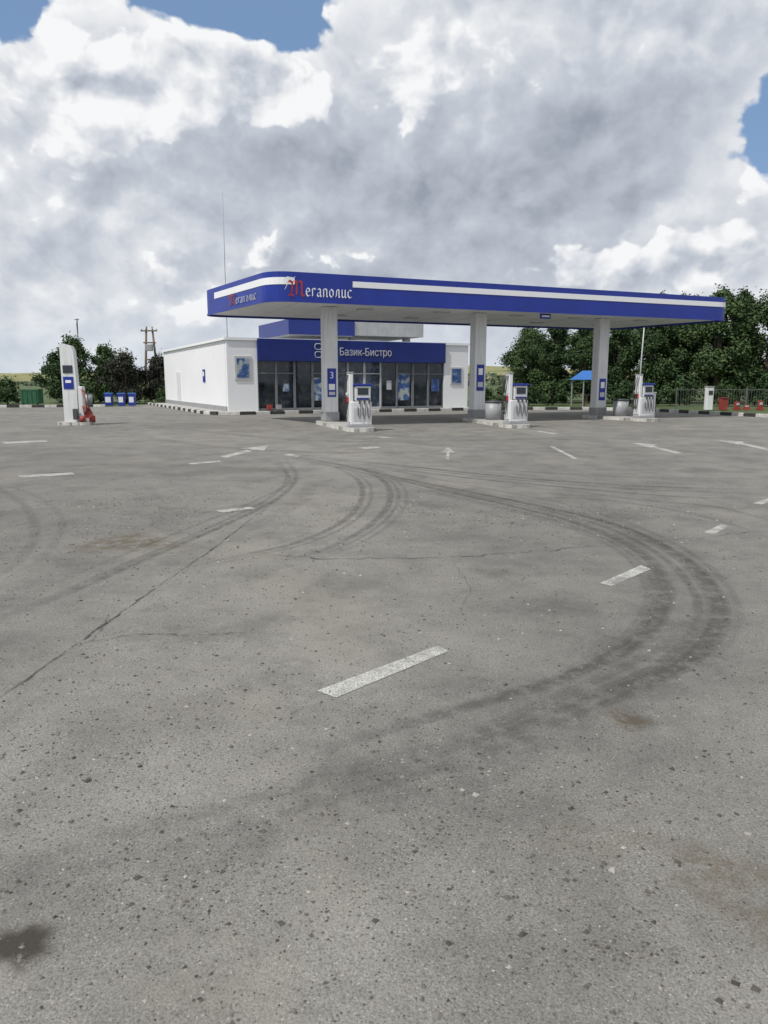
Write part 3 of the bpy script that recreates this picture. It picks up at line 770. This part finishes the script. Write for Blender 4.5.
for i, (dx, w_, h_) in enumerate([(0, .35, .4), (.55, .3, .2), (1.3, .3, .45), (2.1, .5, .2), (2.7, .25, .4)]):
    e = empty('barrier', (20.5+dx, 43.4-.05*i), R.uniform(-.3, .3), 'low red and white barrier segment standing before the fence', 'barrier', 'red barriers before the fence')
    b = B()
    b.prism([(-w_*.55, -.15), (w_*.55, -.15), (w_*.55, .15), (-w_*.55, .15)], 0, .1, 0); b.box((0, 0, .08+h_/2), (w_, .12, h_), 0, .03); b.obj('body', DRED, e)
    b = B(); b.box((0, -.068, .1+h_*.6), (w_*.6, .012, h_*.3)); b.obj('white_patch', LETG, e)

# ------------------------------------------------------------ trees
def make_tree_meshes(seed, H, rad, trunk_h, n, mt, lmin=.09, lmax=.2, nl=20, pt=0.):
    r = random.Random(seed); b = B()
    b.tube([(0, 0, -.1), (r.uniform(-.1, .1), 0, trunk_h), (r.uniform(-.3, .3), r.uniform(-.2, .2), H*.6), (0, 0, H*.85)], [.035*H, .026*H, .014*H, .004*H], 0, 8)
    lobes = []
    for k in range(nl):
        a = r.uniform(0, 6.28); t = r.random(); z = trunk_h*.9+(H-trunk_h)*(.06+.84*t)
        prof = (1-pt)*math.sin(math.pi*min(1, .22+.7*t))+pt*(1-t)**.8*.95
        rr_ = rad*(.8*prof)*r.uniform(.35, 1.08)
        c = Vector((rr_*math.cos(a), rr_*math.sin(a), z)); s = rad*r.uniform(.16, .36)*(1-.45*pt*t)
        lobes.append((c, s))
        if k < 10:
            b.tube([(0, 0, trunk_h*.9+(z-trunk_h)*.35), tuple(c*.6+Vector((0, 0, z*.36))), tuple(c)], [.011*H, .007*H, .002*H], 0, 5)
    lobes.append((Vector((0, 0, H-rad*.3)), rad*(.28-.12*pt)))
    wood = b
    lf = B()
    def s_():
        c, s = r.choice(lobes)
        d = Vector((r.gauss(0, 1), r.gauss(0, 1), r.gauss(0, 1)*(.9+.5*pt))).normalized()
        q = s*(r.random()**.4)*(1+.3*math.sin(5*d.x+3*d.z+c.x))
        if r.random() < .14: q *= 1.45
        return c+d*q, d+Vector((0, 0, .5))
    leaf_quads(lf.bm, n, s_, lmin, lmax, r)
    return wood, lf
def tree(name, pos, rz, scale, proto, label, cat='tree', group=None):
    e = empty(name, pos, rz, label, cat, group); e.scale = scale
    for nm, me in (('trunk', proto[0]), ('crown', proto[1])):
        o = bpy.data.objects.new(nm, me); COL.objects.link(o); o.parent = e
    return e
def proto(seed, H, rad, th, n, mt, **kw):
    w, l = make_tree_meshes(seed, H, rad, th, n, mt, **kw)
    ow = w.obj('trunk', BARK); ol = l.obj('crown', mt); m1, m2 = ow.data, ol.data
    bpy.data.objects.remove(ow); bpy.data.objects.remove(ol); return (m1, m2)
P1 = [proto(1, 8, 2.7, 1.0, 22000, LEAF, lmin=.05, lmax=.12, nl=38), proto(2, 8, 2.2, .8, 20000, LEAF, lmin=.05, lmax=.12, nl=40, pt=.75), proto(3, 8, 2.6, 1.0, 22000, LEAF, lmin=.05, lmax=.12, nl=38, pt=.35)]
P2 = proto(9, 4.2, 2.2, .5, 12000, LEAFD, lmin=.04, lmax=.11)
P3 = proto(12, 4.2, 2.1, .6, 13000, LEAF, lmin=.04, lmax=.11, nl=28)
PB = proto(20, 1.6, 1.1, .15, 2500, LEAF, lmin=.04, lmax=.1)
rt = random.Random(4)
for i, (Xb, Yb, h, k) in enumerate([(11.4, 58, 5.8, 2), (13.4, 59, 6.9, 1), (15.6, 58, 6.3, 0), (18.0, 58, 6.6, 1), (20.2, 57, 7.2, 2), (22.6, 58, 8.4, 1), (24.8, 56, 8.6, 2), (26.6, 56.5, 7.8, 1), (28.4, 56, 8.5, 0), (30.6, 53, 7.6, 1), (33.5, 54, 8.5, 2), (12.4, 64, 6.4, 0), (15.0, 65, 7.1, 1), (17.6, 64, 7.0, 2), (20.6, 65, 8.2, 1), (23.4, 64, 9.2, 1), (26.4, 65, 9.0, 2), (29.6, 63, 9.4, 1), (37, 54, 8.4, 0), (35, 63, 9, 1)]):
    s = h/8
    tree('conical_tree' if k == 1 else 'deciduous_tree', (Xb, Yb, 0), rt.uniform(0, 6), (s*1.12, s*1.12, s), P1[k], 'upright pointed dark green tree in a row behind the forecourt' if k == 1 else 'dense dark green leafy tree in a row behind the forecourt', group='trees behind the forecourt')
tree('deciduous_tree', (-24.3, 58.5), 1, (1.15, 1.1, 1.22), P3, 'green leafy tree beside the dumpster')
tree('deciduous_tree', (-22.3, 61), 3, (1., 1., 1.1), P3, 'green leafy tree beside the dumpster')
tree('deciduous_tree', (-25.9, 60), 2, (.9, .9, .85), P3, 'green leafy tree beside the dumpster')
tree('dark_leaved_tree', (-19.7, 57), 2, (1.05, 1, .98), P2, 'dark purplish green spreading tree behind blue bins')
tree('dark_leaved_tree', (-17.6, 59), 4, (.95, .9, .92), P2, 'dark purplish green spreading tree behind blue bins')
for Xb, Yb, s in ((-27.2, 54, 1.2), (-29, 55, 1.3), (-21.3, 55, 1.1), (-22.6, 56, 1.2), (-16, 54.5, .8), (7.0, 52, .8), (8.6, 53, .9), (10.1, 52, .9), (12, 53, 1.1), (16.4, 52, 1.1), (18.2, 51.5, .9), (20.5, 52, 1.2), (23, 51, 1.), (25.5, 50.5, 1.2), (28, 50, 1.1)):
    tree('bush', (Xb, Yb, 0), rt.uniform(0, 6), (s*1.2, s, s), PB, 'low green leafy bush on the grass verge', 'bush', 'bushes on the verge')

# ------------------------------------------------------------ sun, sky
SV = Vector((-.42, -.40, .82)).normalized()
L = bpy.data.lights.new('sun', 'SUN'); L.energy = 3.5; L.angle = math.radians(.5); L.color = (1, .965, .91)
lo = bpy.data.objects.new('sun', L); COL.objects.link(lo); lo.rotation_mode = 'QUATERNION'; lo.rotation_quaternion = SV.to_track_quat('Z', 'Y')
w = bpy.data.worlds.new('World'); sc.world = w; w.use_nodes = True; nt = w.node_tree
try:
    w.cycles.sampling_method = 'MANUAL'; w.cycles.sample_map_resolution = 256
except Exception: pass
bg = nt.nodes['Background']; bg.inputs[1].default_value = .1
sky = nd(nt, 'ShaderNodeTexSky', sky_type='NISHITA'); sky.sun_disc = False
sky.sun_elevation = math.asin(SV.z); sky.sun_rotation = math.atan2(SV.x, SV.y)
tc = nd(nt, 'ShaderNodeTexCoord').outputs['Generated']
sp = nd(nt, 'ShaderNodeSeparateXYZ'); nt.links.new(tc, sp.inputs[0])
az = M_(nt, 'ARCTAN2', sp.outputs[0], sp.outputs[1]); el = M_(nt, 'ARCSINE', sp.outputs[2])
def gauss(a, e, sa, se):
    x = M_(nt, 'DIVIDE', M_(nt, 'SUBTRACT', az, a), sa); y = M_(nt, 'DIVIDE', M_(nt, 'SUBTRACT', el, e), se)
    return M_(nt, 'EXPONENT', M_(nt, 'MULTIPLY', M_(nt, 'ADD', M_(nt, 'MULTIPLY', x, x), M_(nt, 'MULTIPLY', y, y)), -1.))
def pa(u, v):
    a = (u-384)/F; bb = (512-v)/F; y = CP+SP*bb; z = -SP+CP*bb
    return math.atan2(a, y), math.atan2(z, math.hypot(a, y))
def gsum(lst):
    t = None
    for u, v, su, sv, k in lst:
        g = M_(nt, 'MULTIPLY', gauss(*pa(u, v), su/F, sv/F), k); t = g if t is None else M_(nt, 'ADD', t, g)
    return t
def density(da, de, sn, sv_, det, rg, vd, sm):
    cb = nd(nt, 'ShaderNodeCombineXYZ')
    nt.links.new(M_(nt, 'ADD', az, da+5), cb.inputs[0]); nt.links.new(M_(nt, 'MULTIPLY', M_(nt, 'ADD', el, de+2), 1.25), cb.inputs[1])
    wn = nd(nt, 'ShaderNodeTexNoise', noise_dimensions='2D'); setin(wn, Scale=8., Detail=4., Roughness=.6); nt.links.new(cb.outputs[0], wn.inputs['Vector'])
    vm = nd(nt, 'ShaderNodeVectorMath', operation='MULTIPLY_ADD'); nt.links.new(wn.outputs['Color'], vm.inputs[0]); vm.inputs[1].default_value = (.09, .09, 0); nt.links.new(cb.outputs[0], vm.inputs[2])
    n1 = noise(nt, cb.outputs[0], sn, det, rg, '2D')
    vo = nd(nt, 'ShaderNodeTexVoronoi', feature='SMOOTH_F1', voronoi_dimensions='2D'); setin(vo, Scale=sv_, Detail=vd, Roughness=.5, Smoothness=sm); nt.links.new(vm.outputs[0], vo.inputs['Vector'])
    return M_(nt, 'ADD', M_(nt, 'MULTIPLY', n1, .75), M_(nt, 'MULTIPLY', M_(nt, 'SUBTRACT', 1., vo.outputs['Distance']), .3))
d0 = density(0, 0, 4.2, 10., 9, .55, 3., .35); d1 = density(-.014, .025, 4.2, 10., 9, .55, 3., .35)
holes = [(245, -14, 112, 40, -.80), (795, 125, 44, 52, -.85), (-18, -6, 48, 34, -.8), (228, 24, 55, 14, -.2)]
field = gsum(holes)
cov = M_(nt, 'ADD', M_(nt, 'ADD', d0, field), .50)
mask = smooth(nt, cov, .50, .585)
mask = M_(nt, 'MAXIMUM', mask, smooth(nt, el, .02, .10, .9, 0.))
emb = M_(nt, 'SUBTRACT', d0, d1)
dk = gsum([(470, 195, 220, 75, -.36), (650, 110, 140, 80, -.14), (150, 185, 130, 30, -.22), (80, 270, 160, 28, -.14), (480, 40, 200, 40, .06), (40, 110, 110, 90, .12), (620, 20, 120, 40, .06)])
soft = noise(nt, tc, 3.2, 4, .5)
deck = M_(nt, 'ADD', M_(nt, 'ADD', dk, .63), M_(nt, 'MULTIPLY', emb, 1.25))
deck = M_(nt, 'ADD', deck, M_(nt, 'MULTIPLY', M_(nt, 'SUBTRACT', soft, .5), .7))
hf = gsum([(30, 120, 110, 90, .28), (160, 80, 100, 50, .26), (290, 85, 90, 50, .30), (400, 115, 40, 55, .22), (190, 280, 80, 42, .26), (640, 268, 190, 28, .32), (745, 195, 60, 60, .28), (60, 330, 100, 25, .12), (470, 190, 170, 60, -.16), (560, 40, 190, 50, .14)])
hd_ = M_(nt, 'ADD', d0, hf)
hm = smooth(nt, hd_, .66, .73)
head = M_(nt, 'ADD', M_(nt, 'MULTIPLY', emb, 2.4), .80)
head = M_(nt, 'ADD', head, M_(nt, 'MULTIPLY', dk, .35))
lu = M_(nt, 'ADD', M_(nt, 'MULTIPLY', deck, M_(nt, 'SUBTRACT', 1., hm)), M_(nt, 'MULTIPLY', head, hm), clamp=True)
lu = M_(nt, 'ADD', lu, smooth(nt, cov, .56, .80, .22, 0.), clamp=True)
cc = ramp(nt, lu, [(0, (3.1, 3.45, 4.15)), (.5, (5.5, 5.9, 6.6)), (1, (9.3, 9.35, 9.45))])
cc = mix(nt, smooth(nt, el, .0, .12, .6, 0.), cc, (6.3, 6.95, 7.7))
skc = mix(nt, .5, sky.outputs[0], (2.4, 4.0, 6.8))
nt.links.new(mix(nt, mask, skc, cc), bg.inputs[0])

# ------------------------------------------------------------ camera
cd = bpy.data.cameras.new('camera'); cam = bpy.data.objects.new('camera', cd); COL.objects.link(cam)
cam.location = (0, 0, EYE); cam.rotation_euler = (math.pi/2-PIT, 0, 0)
cd.sensor_fit = 'VERTICAL'; cd.sensor_height = 36; cd.sensor_width = 27; cd.lens = F/1024*36; cd.clip_end = 6000; cd.clip_start = .05
sc.camera = cam
sc.view_settings.view_transform = 'Standard'; sc.view_settings.look = 'None'; sc.view_settings.exposure = 0
